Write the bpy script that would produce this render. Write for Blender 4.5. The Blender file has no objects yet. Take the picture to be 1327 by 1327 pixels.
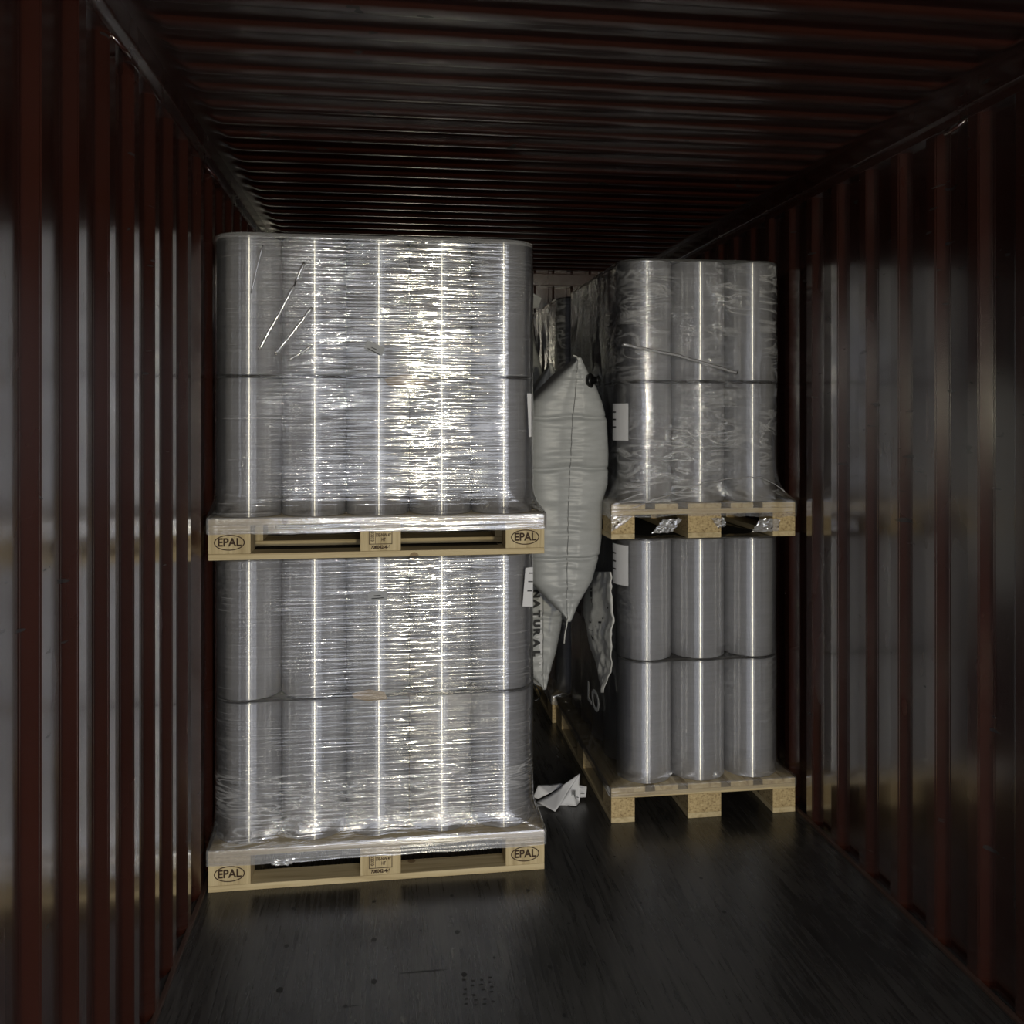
import bpy, bmesh, math, random
from mathutils import Vector, Matrix, noise
R = math.radians
C = bpy.context.scene.collection
scene = bpy.context.scene
random.seed(7)

# ------------------------------------------------------------------ camera
cam_d = bpy.data.cameras.new('camera')
cam_d.sensor_width = 36.0
cam_d.lens = 36.0 * 1166.0 / 1327.0
cam_d.shift_y = -125.5 / 1327.0
cam_d.clip_start = 0.02
cam = bpy.data.objects.new('camera', cam_d)
cam.location = (0, 0, 1.68)
cam.rotation_euler = (R(90), 0, R(-7.96))
C.objects.link(cam)
scene.camera = cam

# ------------------------------------------------------------------ light and exposure
world = bpy.data.worlds.new('world')
scene.world = world
world.use_nodes = True
wn, wl = world.node_tree.nodes, world.node_tree.links
wb = wn['Background']
# bright loading hall outside the open doors, brighter towards one side
wtc = wn.new('ShaderNodeTexCoord')
wsx = wn.new('ShaderNodeSeparateXYZ')
wl.new(wtc.outputs['Generated'], wsx.inputs[0])
wmr = wn.new('ShaderNodeMapRange')
wmr.inputs['From Min'].default_value = -0.5
wmr.inputs['From Max'].default_value = 0.5
wmr.inputs['To Min'].default_value = 1.6
wmr.inputs['To Max'].default_value = 2.7
wl.new(wsx.outputs['X'], wmr.inputs['Value'])
wl.new(wmr.outputs['Result'], wb.inputs['Strength'])
wb.inputs['Color'].default_value = (0.89, 0.93, 1.06, 1)


def lamp(name, loc, target, power, size, color, cone=60, blend=0.5):
    d = bpy.data.lights.new(name, 'SPOT')
    d.energy = power
    d.shadow_soft_size = size
    d.color = color
    d.spot_size = R(cone)
    d.spot_blend = blend
    o = bpy.data.objects.new(name, d)
    o.location = loc
    o.rotation_euler = (Vector(target) - Vector(loc)).to_track_quat('-Z', 'Y').to_euler()
    C.objects.link(o)
    return o


lamp('dock_lamp', (0.66, -6.2, 1.75), (0.45, 3.4, 1.25), 900, 0.16, (1.0, 0.91, 0.66), 40, 0.5)
lamp('bay_lamp', (-1.0, -8.5, 2.6), (-0.2, 3.4, 1.2), 150, 0.05, (1.0, 0.95, 0.82), 60, 0.5)
lamp('bay_lamp', (2.6, -8.0, 2.6), (0.3, 3.4, 1.2), 200, 0.05, (1.0, 0.95, 0.82), 60, 0.5)

pd = bpy.data.lights.new('doorway_portal', 'AREA')
pd.shape = 'RECTANGLE'
pd.size, pd.size_y = 2.36, 2.56
pd.cycles.is_portal = True
po = bpy.data.objects.new('doorway_portal', pd)
po.location = (0.5475, -0.12, 1.29)
po.rotation_euler = (R(90), 0, 0)
C.objects.link(po)

vs = scene.view_settings
vs.view_transform = 'Standard'
vs.look = 'None'
vs.gamma = 1.0
vs.use_curve_mapping = False
vs.exposure = 0.0
scene.cycles.transparent_max_bounces = 16
scene.cycles.max_bounces = 10
scene.cycles.glossy_bounces = 6
scene.cycles.sample_clamp_indirect = 12.0
scene.cycles.use_denoising = True


# ------------------------------------------------------------------ materials
def new_mat(name):
    m = bpy.data.materials.new(name)
    m.use_nodes = True
    nt = m.node_tree
    return m, nt, nt.nodes, nt.links, nt.nodes['Principled BSDF']


def simple(name, col, rough=0.5, metal=0.0, spec=0.5):
    m, nt, N, L, p = new_mat(name)
    p.inputs['Base Color'].default_value = (*col, 1)
    p.inputs['Roughness'].default_value = rough
    p.inputs['Metallic'].default_value = metal
    p.inputs['Specular IOR Level'].default_value = spec
    return m


def ramp(N, stops):
    r = N.new('ShaderNodeValToRGB')
    el = r.color_ramp.elements
    while len(el) > 1:
        el.remove(el[-1])
    el[0].position, el[0].color = stops[0][0], (*stops[0][1], 1)
    for pos, c in stops[1:]:
        e = el.new(pos)
        e.color = (*c, 1)
    return r


def tex_noise(N, L, coord, scale, detail=3, rough=0.5, rot=(0, 0, 0), dist=0.0):
    mp = N.new('ShaderNodeMapping')
    mp.inputs['Scale'].default_value = scale
    mp.inputs['Rotation'].default_value = rot
    L.new(coord, mp.inputs['Vector'])
    t = N.new('ShaderNodeTexNoise')
    t.inputs['Scale'].default_value = 1.0
    t.inputs['Detail'].default_value = detail
    t.inputs['Roughness'].default_value = rough
    t.inputs['Distortion'].default_value = dist
    L.new(mp.outputs['Vector'], t.inputs['Vector'])
    return t.outputs['Fac']


def math_n(N, L, op, a, b=None, c=None):
    n = N.new('ShaderNodeMath')
    n.operation = op
    for i, v in enumerate((a, b, c)):
        if v is None:
            continue
        if isinstance(v, (int, float)):
            n.inputs[i].default_value = v
        else:
            L.new(v, n.inputs[i])
    return n.outputs[0]


def paint_mat(name='oxide_red_paint', coat=1.0, rough=0.20):
    m, nt, N, L, p = new_mat(name)
    tc = N.new('ShaderNodeTexCoord').outputs['Object']
    n = tex_noise(N, L, tc, (3, 3, 1.2), 5, 0.6)
    r = ramp(N, [(0.3, (0.026, 0.0066, 0.0036)), (0.75, (0.042, 0.0107, 0.006))])
    L.new(n, r.inputs['Fac'])
    # rust and scuff marks
    sc = tex_noise(N, L, tc, (9, 9, 40), 2, 0.5)
    sc2 = tex_noise(N, L, tc, (2, 2, 1.5), 2, 0.5)
    k = math_n(N, L, 'MULTIPLY', math_n(N, L, 'GREATER_THAN', sc, 0.70), math_n(N, L, 'GREATER_THAN', sc2, 0.52))
    mx = N.new('ShaderNodeMix')
    mx.data_type = 'RGBA'
    L.new(k, mx.inputs['Factor'])
    L.new(r.outputs['Color'], mx.inputs['A'])
    mx.inputs['B'].default_value = (0.012, 0.008, 0.007, 1)
    L.new(mx.outputs['Result'], p.inputs['Base Color'])
    rn = tex_noise(N, L, tc, (6, 6, 2), 3, 0.5)
    L.new(math_n(N, L, 'ADD', math_n(N, L, 'MULTIPLY_ADD', rn, 0.12, rough), math_n(N, L, 'MULTIPLY', k, 0.3)), p.inputs['Roughness'])
    p.inputs['Specular IOR Level'].default_value = 0.8
    p.inputs['Coat Weight'].default_value = coat
    p.inputs['Coat Roughness'].default_value = 0.15
    p.inputs['Coat IOR'].default_value = 1.9
    b = N.new('ShaderNodeBump')
    b.inputs['Strength'].default_value = 0.12
    b.inputs['Distance'].default_value = 0.002
    L.new(tex_noise(N, L, tc, (14, 14, 5), 3, 0.5), b.inputs['Height'])
    L.new(b.outputs['Normal'], p.inputs['Normal'])
    return m


def floor_mat():
    m, nt, N, L, p = new_mat('dark_coated_plywood')
    tc = N.new('ShaderNodeTexCoord').outputs['Object']
    grain = tex_noise(N, L, tc, (70, 3.5, 1), 4, 0.65, dist=0.6)
    patch = tex_noise(N, L, tc, (1.6, 0.9, 1), 4, 0.6)
    fine = tex_noise(N, L, tc, (30, 20, 1), 4, 0.7)
    wear = math_n(N, L, 'MULTIPLY', patch, grain)
    r = ramp(N, [(0.15, (0.014, 0.0135, 0.013)), (0.42, (0.062, 0.058, 0.053))])
    L.new(wear, r.inputs['Fac'])
    # panel joints every 1.15 m across and 2.4 m along
    sx = N.new('ShaderNodeSeparateXYZ')
    L.new(tc, sx.inputs[0])
    jx = math_n(N, L, 'ABSOLUTE', math_n(N, L, 'SUBTRACT', math_n(N, L, 'FRACT', math_n(N, L, 'DIVIDE', math_n(N, L, 'ADD', sx.outputs['X'], 0.46), 1.17)), 0.5))
    jy = math_n(N, L, 'ABSOLUTE', math_n(N, L, 'SUBTRACT', math_n(N, L, 'FRACT', math_n(N, L, 'DIVIDE', math_n(N, L, 'ADD', sx.outputs['Y'], 2.2), 2.44)), 0.5))
    joint = math_n(N, L, 'MAXIMUM', math_n(N, L, 'LESS_THAN', jx, 0.0022), math_n(N, L, 'LESS_THAN', jy, 0.0012))
    mx = N.new('ShaderNodeMix')
    mx.data_type = 'RGBA'
    L.new(joint, mx.inputs['Factor'])
    L.new(r.outputs['Color'], mx.inputs['A'])
    mx.inputs['B'].default_value = (0.045, 0.04, 0.036, 1)
    L.new(mx.outputs['Result'], p.inputs['Base Color'])
    L.new(math_n(N, L, 'MULTIPLY_ADD', wear, 0.5, 0.16), p.inputs['Roughness'])
    p.inputs['Specular IOR Level'].default_value = 0.55
    b = N.new('ShaderNodeBump')
    b.inputs['Strength'].default_value = 0.6
    b.inputs['Distance'].default_value = 0.002
    L.new(math_n(N, L, 'ADD', grain, math_n(N, L, 'MULTIPLY', fine, 0.5)), b.inputs['Height'])
    L.new(b.outputs['Normal'], p.inputs['Normal'])
    return m


def wood_mat(name, axis, c1, c2, c3):
    m, nt, N, L, p = new_mat(name)
    tc = N.new('ShaderNodeTexCoord').outputs['Object']
    s = [38, 38, 38]
    s[axis] = 1.6
    oi = N.new('ShaderNodeObjectInfo')
    ad = N.new('ShaderNodeVectorMath')
    ad.operation = 'ADD'
    L.new(tc, ad.inputs[0])
    L.new(oi.outputs['Location'], ad.inputs[1])
    g = tex_noise(N, L, ad.outputs[0], s, 4, 0.6, dist=0.7)
    r = ramp(N, [(0.28, c1), (0.5, c2), (0.75, c3)])
    L.new(g, r.inputs['Fac'])
    vt = N.new('ShaderNodeTexVoronoi')
    vt.inputs['Scale'].default_value = 5.0
    L.new(ad.outputs[0], vt.inputs['Vector'])
    kn = math_n(N, L, 'LESS_THAN', vt.outputs['Distance'], 0.09)
    mx = N.new('ShaderNodeMix')
    mx.data_type = 'RGBA'
    L.new(math_n(N, L, 'MULTIPLY', kn, 0.7), mx.inputs['Factor'])
    L.new(r.outputs['Color'], mx.inputs['A'])
    mx.inputs['B'].default_value = (0.16, 0.085, 0.035, 1)
    L.new(mx.outputs['Result'], p.inputs['Base Color'])
    p.inputs['Roughness'].default_value = 0.62
    p.inputs['Specular IOR Level'].default_value = 0.3
    b = N.new('ShaderNodeBump')
    b.inputs['Strength'].default_value = 0.25
    b.inputs['Distance'].default_value = 0.001
    L.new(g, b.inputs['Height'])
    L.new(b.outputs['Normal'], p.inputs['Normal'])
    return m


def chip_mat():
    m, nt, N, L, p = new_mat('pressed_chipboard')
    tc = N.new('ShaderNodeTexCoord').outputs['Object']
    v = N.new('ShaderNodeTexVoronoi')
    v.inputs['Scale'].default_value = 130
    L.new(tc, v.inputs['Vector'])
    n = tex_noise(N, L, tc, (90, 90, 130), 3, 0.6)
    r = ramp(N, [(0.30, (0.16, 0.10, 0.045)), (0.45, (0.46, 0.34, 0.17)), (0.7, (0.62, 0.49, 0.27))])
    L.new(math_n(N, L, 'ADD', math_n(N, L, 'MULTIPLY', n, 0.75), math_n(N, L, 'MULTIPLY', v.outputs['Distance'], 0.25)), r.inputs['Fac'])
    L.new(r.outputs['Color'], p.inputs['Base Color'])
    p.inputs['Roughness'].default_value = 0.8
    return m


def roll_mat():
    m = bpy.data.materials.new('wound_clear_film')
    m.use_nodes = True
    nt = m.node_tree
    N, L = nt.nodes, nt.links
    N.remove(N['Principled BSDF'])
    tc = N.new('ShaderNodeTexCoord').outputs['Object']
    bands = tex_noise(N, L, tc, (2, 2, 70), 3, 0.6)
    r = ramp(N, [(0.3, (0.22, 0.22, 0.235)), (0.7, (0.30, 0.30, 0.318))])
    L.new(bands, r.inputs['Fac'])
    df = N.new('ShaderNodeBsdfDiffuse')
    L.new(r.outputs['Color'], df.inputs['Color'])
    gl = N.new('ShaderNodeBsdfAnisotropic')
    gl.inputs['Color'].default_value = (0.95, 0.95, 0.95, 1)
    gl.inputs['Roughness'].default_value = 0.29
    gl.inputs['Anisotropy'].default_value = 0.86
    tg = N.new('ShaderNodeTangent')
    tg.direction_type = 'RADIAL'
    tg.axis = 'Z'
    L.new(tg.outputs[0], gl.inputs['Tangent'])
    fr = N.new('ShaderNodeFresnel')
    fr.inputs['IOR'].default_value = 1.5
    fac = math_n(N, L, 'MINIMUM', math_n(N, L, 'MULTIPLY_ADD', fr.outputs[0], 1.0, 0.28), 0.92)
    mx = N.new('ShaderNodeMixShader')
    L.new(fac, mx.inputs['Fac'])
    L.new(df.outputs[0], mx.inputs[1])
    L.new(gl.outputs[0], mx.inputs[2])
    L.new(mx.outputs[0], N['Material Output'].inputs['Surface'])
    return m


def film_mat(name, wrinkle=1.0, diag=0.4, gloss=0.14, haze=0.05, fine=0.4, pleat=0.0, thread=0.0, dist=0.0028, pscale=(13, 34, 1), prot=34):
    m = bpy.data.materials.new(name)
    m.use_nodes = True
    nt = m.node_tree
    N, L = nt.nodes, nt.links
    N.remove(N['Principled BSDF'])
    out = N['Material Output']
    uv = N.new('ShaderNodeUVMap').outputs['UV']
    hz = tex_noise(N, L, uv, (3.6, 105, 1), 1, 0.45, dist=0.08)
    hf = tex_noise(N, L, uv, (6, 260, 1), 2, 0.5)
    dg = tex_noise(N, L, uv, (9, 42, 1), 3, 0.55, rot=(0, 0, R(38)), dist=0.8)
    cr = tex_noise(N, L, uv, (34, 34, 1), 3, 0.6, dist=1.2)
    mk = tex_noise(N, L, uv, (3.1, 2.3, 1), 2, 0.5)
    mr = N.new('ShaderNodeMapRange')
    mr.inputs['From Min'].default_value = 0.40
    mr.inputs['From Max'].default_value = 0.62
    L.new(mk, mr.inputs['Value'])
    # some bands of film lie smoother than others
    sm = tex_noise(N, L, uv, (2.2, 4.5, 1), 2, 0.5)
    h = math_n(N, L, 'MULTIPLY', math_n(N, L, 'MULTIPLY', hz, wrinkle), math_n(N, L, 'MULTIPLY_ADD', sm, 2.2, -0.25))
    h = math_n(N, L, 'ADD', h, math_n(N, L, 'MULTIPLY', hf, fine * 0.35))
    dd = math_n(N, L, 'ADD', math_n(N, L, 'MULTIPLY', dg, diag), math_n(N, L, 'MULTIPLY', cr, diag * 0.5))
    h = math_n(N, L, 'ADD', h, math_n(N, L, 'MULTIPLY', dd, mr.outputs['Result']))
    b = N.new('ShaderNodeBump')
    b.inputs['Strength'].default_value = 1.0
    b.inputs['Distance'].default_value = dist
    L.new(h, b.inputs['Height'])
    fr = N.new('ShaderNodeFresnel')
    fr.inputs['IOR'].default_value = 1.5
    L.new(b.outputs['Normal'], fr.inputs['Normal'])
    fac = math_n(N, L, 'MINIMUM', math_n(N, L, 'MULTIPLY_ADD', fr.outputs[0], 1.2, gloss - 0.08), 0.9)
    tr = N.new('ShaderNodeBsdfTransparent')
    tr.inputs['Color'].default_value = (0.96, 0.96, 0.965, 1)
    gl = N.new('ShaderNodeBsdfGlossy')
    gl.inputs['Color'].default_value = (1, 1, 1, 1)
    gl.inputs['Roughness'].default_value = 0.07
    L.new(b.outputs['Normal'], gl.inputs['Normal'])
    df = N.new('ShaderNodeBsdfDiffuse')
    df.inputs['Color'].default_value = (0.8, 0.8, 0.82, 1)
    L.new(b.outputs['Normal'], df.inputs['Normal'])
    m1 = N.new('ShaderNodeMixShader')
    # pleats: folded film is several layers thick there and looks whiter
    hz_fac = haze
    if pleat:
        pl = tex_noise(N, L, uv, pscale, 2, 0.5, rot=(0, 0, R(prot)), dist=1.0)
        rd = math_n(N, L, 'SUBTRACT', 1.0, math_n(N, L, 'MULTIPLY', math_n(N, L, 'ABSOLUTE', math_n(N, L, 'SUBTRACT', pl, 0.5)), 13.0))
        rd = math_n(N, L, 'MULTIPLY', math_n(N, L, 'MAXIMUM', rd, 0.0), mr.outputs['Result'])
        hz_fac = math_n(N, L, 'MULTIPLY_ADD', rd, pleat, hz_fac)
    if thread:
        th = tex_noise(N, L, uv, (3.2, 150, 1), 2, 0.6)
        tm = N.new('ShaderNodeMapRange')
        tm.inputs['From Min'].default_value = 0.60
        tm.inputs['From Max'].default_value = 0.72
        L.new(th, tm.inputs['Value'])
        hz_fac = math_n(N, L, 'MULTIPLY_ADD', tm.outputs['Result'], thread, hz_fac)
    if isinstance(hz_fac, float):
        m1.inputs['Fac'].default_value = hz_fac
    else:
        L.new(hz_fac, m1.inputs['Fac'])
    L.new(tr.outputs[0], m1.inputs[1])
    L.new(df.outputs[0], m1.inputs[2])
    m2 = N.new('ShaderNodeMixShader')
    L.new(fac, m2.inputs['Fac'])
    L.new(m1.outputs[0], m2.inputs[1])
    L.new(gl.outputs[0], m2.inputs[2])
    L.new(m2.outputs[0], out.inputs['Surface'])
    return m


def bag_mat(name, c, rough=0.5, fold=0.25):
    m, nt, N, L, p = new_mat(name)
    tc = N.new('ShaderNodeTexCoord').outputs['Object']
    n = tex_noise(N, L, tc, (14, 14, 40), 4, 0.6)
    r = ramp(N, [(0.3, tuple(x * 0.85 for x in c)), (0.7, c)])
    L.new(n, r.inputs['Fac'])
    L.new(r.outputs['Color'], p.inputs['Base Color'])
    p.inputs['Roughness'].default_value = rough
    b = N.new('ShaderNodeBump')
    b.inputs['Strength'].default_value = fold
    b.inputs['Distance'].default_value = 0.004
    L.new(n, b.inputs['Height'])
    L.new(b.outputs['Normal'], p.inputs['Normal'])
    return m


M = {}
M['paint'] = paint_mat()
M['paint_roof'] = paint_mat('oxide_red_roof_paint', 0.15, 0.26)
M['floor'] = floor_mat()
M['screw'] = simple('screw_black', (0.004, 0.004, 0.004), 0.6)
M['scuff'] = simple('sole_print_dirt', (0.012, 0.0115, 0.011), 0.6)
M['bar'] = simple('edge_bar', (0.07, 0.04, 0.03), 0.45, 0.3)
M['concrete'] = simple('dock_concrete', (0.18, 0.18, 0.17), 0.7)
for i, n in enumerate('xyz'):
    M['wood_' + n] = wood_mat('pallet_wood_' + n, i, (0.36, 0.27, 0.14), (0.56, 0.45, 0.26), (0.66, 0.55, 0.34))
M['chip'] = chip_mat()
M['ink'] = simple('burnt_brand_mark', (0.045, 0.022, 0.010), 0.8)
M['roll'] = roll_mat()
M['sheet'] = simple('grey_interlayer_board', (0.020, 0.018, 0.016), 0.8, 0.0, 0.2)
M['film_wide'] = film_mat('stretch_film_rippled', 1.0, 0.05, 0.14, 0.04, 0.3, 0.06, 0.20, 0.0038)
M['film_crease'] = film_mat('stretch_film_creased', 0.3, 4.0, 0.13, 0.04, 0.3, 0.42, 0.08, 0.0028, (5, 19, 1), 40)
M['film_tight'] = film_mat('stretch_film_tight', 0.18, 0.9, 0.08, 0.02, 0.15, 0.08, 0.05)
M['film_foot'] = film_mat('stretch_film_gathered', 1.0, 0.8, 0.15, 0.05, 0.5, 0.40, 0.22, 0.0045, (6, 32, 1), 14)
M['film_edge'] = film_mat('stretch_film_doubled', 0.8, 0.8, 0.18, 0.10, 0.4)
M['film_layers'] = film_mat('stretch_film_layered', 1.0, 0.5, 0.24, 0.30, 0.5)
M['film_clump'] = simple('gathered_film', (0.55, 0.55, 0.56), 0.2, 0.0, 0.8)
M['bag'] = bag_mat('white_woven_bag', (0.42, 0.43, 0.432), 0.42, 0.35)
M['sack'] = bag_mat('white_sack_film', (0.68, 0.68, 0.66), 0.35, 0.3)
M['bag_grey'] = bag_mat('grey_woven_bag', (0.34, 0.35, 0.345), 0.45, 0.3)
M['valve'] = simple('black_plastic', (0.006, 0.006, 0.006), 0.35)
M['paper'] = simple('white_paper', (0.66, 0.66, 0.68), 0.7)
M['paper_grey'] = simple('grey_sticker', (0.30, 0.31, 0.33), 0.5)
M['print'] = simple('print_black', (0.012, 0.012, 0.014), 0.6)
M['print_white'] = simple('print_white', (0.8, 0.8, 0.78), 0.6)
M['string'] = simple('white_string', (0.6, 0.6, 0.57), 0.8)
M['seam'] = simple('bag_seam', (0.20, 0.205, 0.205), 0.7)


# ------------------------------------------------------------------ helpers
def mesh_obj(name, bm, mats, parent=None, smooth=False, loc=None):
    me = bpy.data.meshes.new(name)
    bm.normal_update()
    bm.to_mesh(me)
    bm.free()
    if smooth:
        for f in me.polygons:
            f.use_smooth = True
    for mm in (mats if isinstance(mats, (list, tuple)) else [mats]):
        me.materials.append(mm)
    o = bpy.data.objects.new(name, me)
    C.objects.link(o)
    if parent is not None:
        o.parent = parent
    if loc is not None:
        o.location = loc
    return o


def tag(o, label, cat, group=None, kind=None):
    o['label'] = label
    o['category'] = cat
    if group:
        o['group'] = group
    if kind:
        o['kind'] = kind
    return o


def thing(name, loc, label, cat, rz=0.0, group=None):
    o = bpy.data.objects.new(name, None)
    o.empty_display_size = 0.1
    o.location = loc
    o.rotation_euler = (0, 0, rz)
    C.objects.link(o)
    return tag(o, label, cat, group)


def struct(o, label=None):
    o['kind'] = 'structure'
    if label:
        o['label'] = label
    return o


def box(bm, x0, x1, y0, y1, z0, z1, mi=0, bev=0.0):
    r = bmesh.ops.create_cube(bm, size=1.0)
    vs_ = r['verts']
    for v in vs_:
        v.co = Vector(((x0 + x1) / 2 + v.co.x * (x1 - x0), (y0 + y1) / 2 + v.co.y * (y1 - y0), (z0 + z1) / 2 + v.co.z * (z1 - z0)))
    fs = {f for v in vs_ for f in v.link_faces}
    for f in fs:
        f.material_index = mi
    if bev > 0:
        es = list({e for v in vs_ for e in v.link_edges})
        bmesh.ops.bevel(bm, geom=es, offset=bev, segments=2, affect='EDGES', profile=0.6)


def tube(bm, pts, rad, seg=8):
    rings = []
    n = len(pts)
    for i, p in enumerate(pts):
        p = Vector(p)
        a = Vector(pts[max(i - 1, 0)])
        b = Vector(pts[min(i + 1, n - 1)])
        t = (b - a).normalized()
        up = Vector((0, 0, 1)) if abs(t.z) < 0.9 else Vector((1, 0, 0))
        s = t.cross(up).normalized()
        u = s.cross(t).normalized()
        rr = rad[i] if isinstance(rad, (list, tuple)) else rad
        rings.append([bm.verts.new(p + (s * math.cos(k * math.tau / seg) + u * math.sin(k * math.tau / seg)) * rr) for k in range(seg)])
    for i in range(n - 1):
        for k in range(seg):
            bm.faces.new((rings[i][k], rings[i][(k + 1) % seg], rings[i + 1][(k + 1) % seg], rings[i + 1][k]))
    bm.faces.new(rings[0][::-1])
    bm.faces.new(rings[-1])


def text_obj(name, body, size, mat, parent, matrix, bold=0.0, sx=1.0):
    cu = bpy.data.curves.new(name + '_curve', 'FONT')
    cu.body = body
    cu.size = size
    cu.align_x = 'CENTER'
    cu.align_y = 'CENTER'
    cu.offset = bold
    cu.extrude = 0.0004
    tmp = bpy.data.objects.new(name + '_tmp', cu)
    C.objects.link(tmp)
    bpy.context.view_layer.update()
    dg = bpy.context.evaluated_depsgraph_get()
    me = bpy.data.meshes.new_from_object(tmp.evaluated_get(dg))
    bpy.data.objects.remove(tmp)
    for v in me.vertices:
        v.co.x *= sx
    me.name = name
    me.materials.clear()
    me.materials.append(mat)
    o = bpy.data.objects.new(name, me)
    C.objects.link(o)
    o.parent = parent
    o.matrix_local = matrix
    return o


FRONT = Matrix.Rotation(R(90), 4, 'X')          # text plane facing -Y

# ------------------------------------------------------------------ container shell
XL, XR, YD, YE, ZC = -0.64, 1.735, -0.12, 6.05, 2.665
PIT = 0.2095


def side_wall(name, x_in, sgn, phase):
    """trapezoidal corrugated sheet, ribs upright; sgn = direction pointing out of the container"""
    bm = bmesh.new()
    prof = []
    y = YD - 0.3 + phase
    while y < YE + 0.3:
        for dy, dx in ((0.000, 0.0), (0.051, 0.0), (0.089, 0.0255), (0.171, 0.0255)):
            prof.append((y + dy, dx))
        y += PIT
    prof = [p for p in prof if YD <= p[0] <= YE]
    zs = [0.0, 2.575]
    rows = []
    for z in zs:
        rows.append([bm.verts.new((x_in + sgn * d, yy, z)) for yy, d in prof])
    for i in range(len(prof) - 1):
        bm.faces.new((rows[0][i], rows[0][i + 1], rows[1][i + 1], rows[1][i]) if sgn < 0 else (rows[0][i + 1], rows[0][i], rows[1][i], rows[1][i + 1]))
    bmesh.ops.bevel(bm, geom=[e for e in bm.edges if abs(e.verts[0].co.z - e.verts[1].co.z) > 1 and len(e.link_faces) == 2], offset=0.004, segments=2, affect='EDGES')
    o = mesh_obj(name, bm, M['paint'])
    return struct(o)


side_wall('wall_left', XL, -1, (1.79 - (YD - 0.3)) % PIT)
side_wall('wall_right', XR, +1, (2.655 - (YD - 0.3)) % PIT)

# floor with screw heads and scuffs
bm = bmesh.new()
vv = [bm.verts.new(p) for p in ((XL - 0.04, YD, 0), (XR + 0.04, YD, 0), (XR + 0.04, YE + 0.06, 0), (XL - 0.04, YE + 0.06, 0))]
bm.faces.new(vv)


def disc(bm, x, y, z, r, mi, seg=10, sy=1.0):
    f = bm.faces.new([bm.verts.new((x + r * math.cos(a * math.tau / seg), y + sy * r * math.sin(a * math.tau / seg), z)) for a in range(seg)])
    f.material_index = mi


def px_floor(px, py):
    dep = 1166 * 1.68 / (py - 538)
    lat = (px - 663) / 1166 * dep
    t = R(7.96)
    return lat * math.cos(t) + dep * math.sin(t), dep * math.cos(t) - lat * math.sin(t)


for px, py, r in ((380, 1177, 7), (371, 1226, 7), (362, 1283, 9), (484, 1168, 6), (484, 1218, 8), (484, 1272, 8), (585, 1161, 6), (592, 1208, 8), (601, 1263, 8),
                  (684, 1154, 6), (719, 1153, 5), (737, 1197, 5), (757, 1250, 5), (731, 1316, 6), (908, 1138, 6), (938, 1182, 6), (796, 1110, 4), (860, 1100, 4), (447, 1304, 5),
                  (712, 1253, 6), (830, 1170, 4), (1010, 1290, 4), (545, 1206, 4), (640, 1241, 4)):
    x, y = px_floor(px, py)
    disc(bm, x, y, 0.0006, r * 0.0011, 1, 10, 1.3)
# boot tread print
bx, by = px_floor(619, 1287)
for i in range(6):
    for j in range(4):
        if (i + j) % 5 != 4:
            a = (j - 1.5) * 0.25
            disc(bm, bx + (j - 1.5) * 0.026 + 0.004 * (i % 2), by + (i - 2.5) * 0.022 + abs(j - 1.5) * 0.008, 0.0005, 0.0065, 2, 5, 0.7)
for px, py, w in ((548, 1259, 0.075), (455, 1304, 0.03), (705, 1200, 0.01), (785, 1192, 0.02)):
    x, y = px_floor(px, py)
    disc(bm, x, y, 0.0005, w, 1, 12, 0.05)
struct(mesh_obj('floor', bm, [M['floor'], M['screw'], M['scuff']]))

for nm, x0, x1 in (('trim_left', XL - 0.003, XL + 0.012), ('trim_right', XR - 0.012, XR + 0.003)):
    bm = bmesh.new()
    box(bm, x0, x1, YD, YE, 0.0, 0.012, 0, 0.002)
    struct(mesh_obj(nm, bm, M['bar']))

# top side rails
for nm, s, xw in (('trim_rail_left', 1, XL), ('trim_rail_right', -1, XR)):
    bm = bmesh.new()
    a, b = xw - s * 0.06, xw + s * 0.002
    box(bm, min(a, b), max(a, b), YD, YE, 2.575, ZC + 0.04)
    a, b = xw - s * 0.03, xw + s * 0.016
    box(bm, min(a, b), max(a, b), YD, YE, 2.606, 2.616, 0, 0.003)
    struct(mesh_obj(nm, bm, M['paint']))

# roof: die-stamped cross corrugations with rounded blind ends
bm = bmesh.new()
PR = 0.152
xs = []
n_in = 8
e0, e1 = XL - 0.02, XR + 0.02
for d in (0.0, 0.03, 0.05, 0.065, 0.08, 0.095, 0.11, 0.13, 0.16, 0.3, 0.6, 0.9):
    xs.append(e0 + d)
xs = xs + [e1 - (x - e0) for x in reversed(xs)]
ys = []
y = YD
prof = ((0.0, 0.0), (0.10, 0.08), (0.2, 0.75), (0.27, 1.0), (0.50, 1.0), (0.56, 0.88), (0.66, 0.12), (0.74, 0.0))
k = 0
yv = []
while YD + k * PR < YE + 0.08:
    for f, h in prof:
        yv.append((YD + (k + f) * PR, h))
    k += 1
yv = [p for p in yv if p[0] <= YE + 0.07]
rows = []
for yy, h in yv:
    row = []
    for x in xs:
        d = min(x - e0, e1 - x)
        s = min(max((d - 0.045) / 0.07, 0), 1)
        s = s * s * (3 - 2 * s)
        row.append(bm.verts.new((x, yy, ZC + 0.022 * (1 - h * s))))
    rows.append(row)
for i in range(len(rows) - 1):
    for j in range(len(xs) - 1):
        bm.faces.new((rows[i][j], rows[i + 1][j], rows[i + 1][j + 1], rows[i][j + 1]))
ceil = mesh_obj('ceiling', bm, M['paint_roof'], smooth=True)
struct(ceil)

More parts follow.
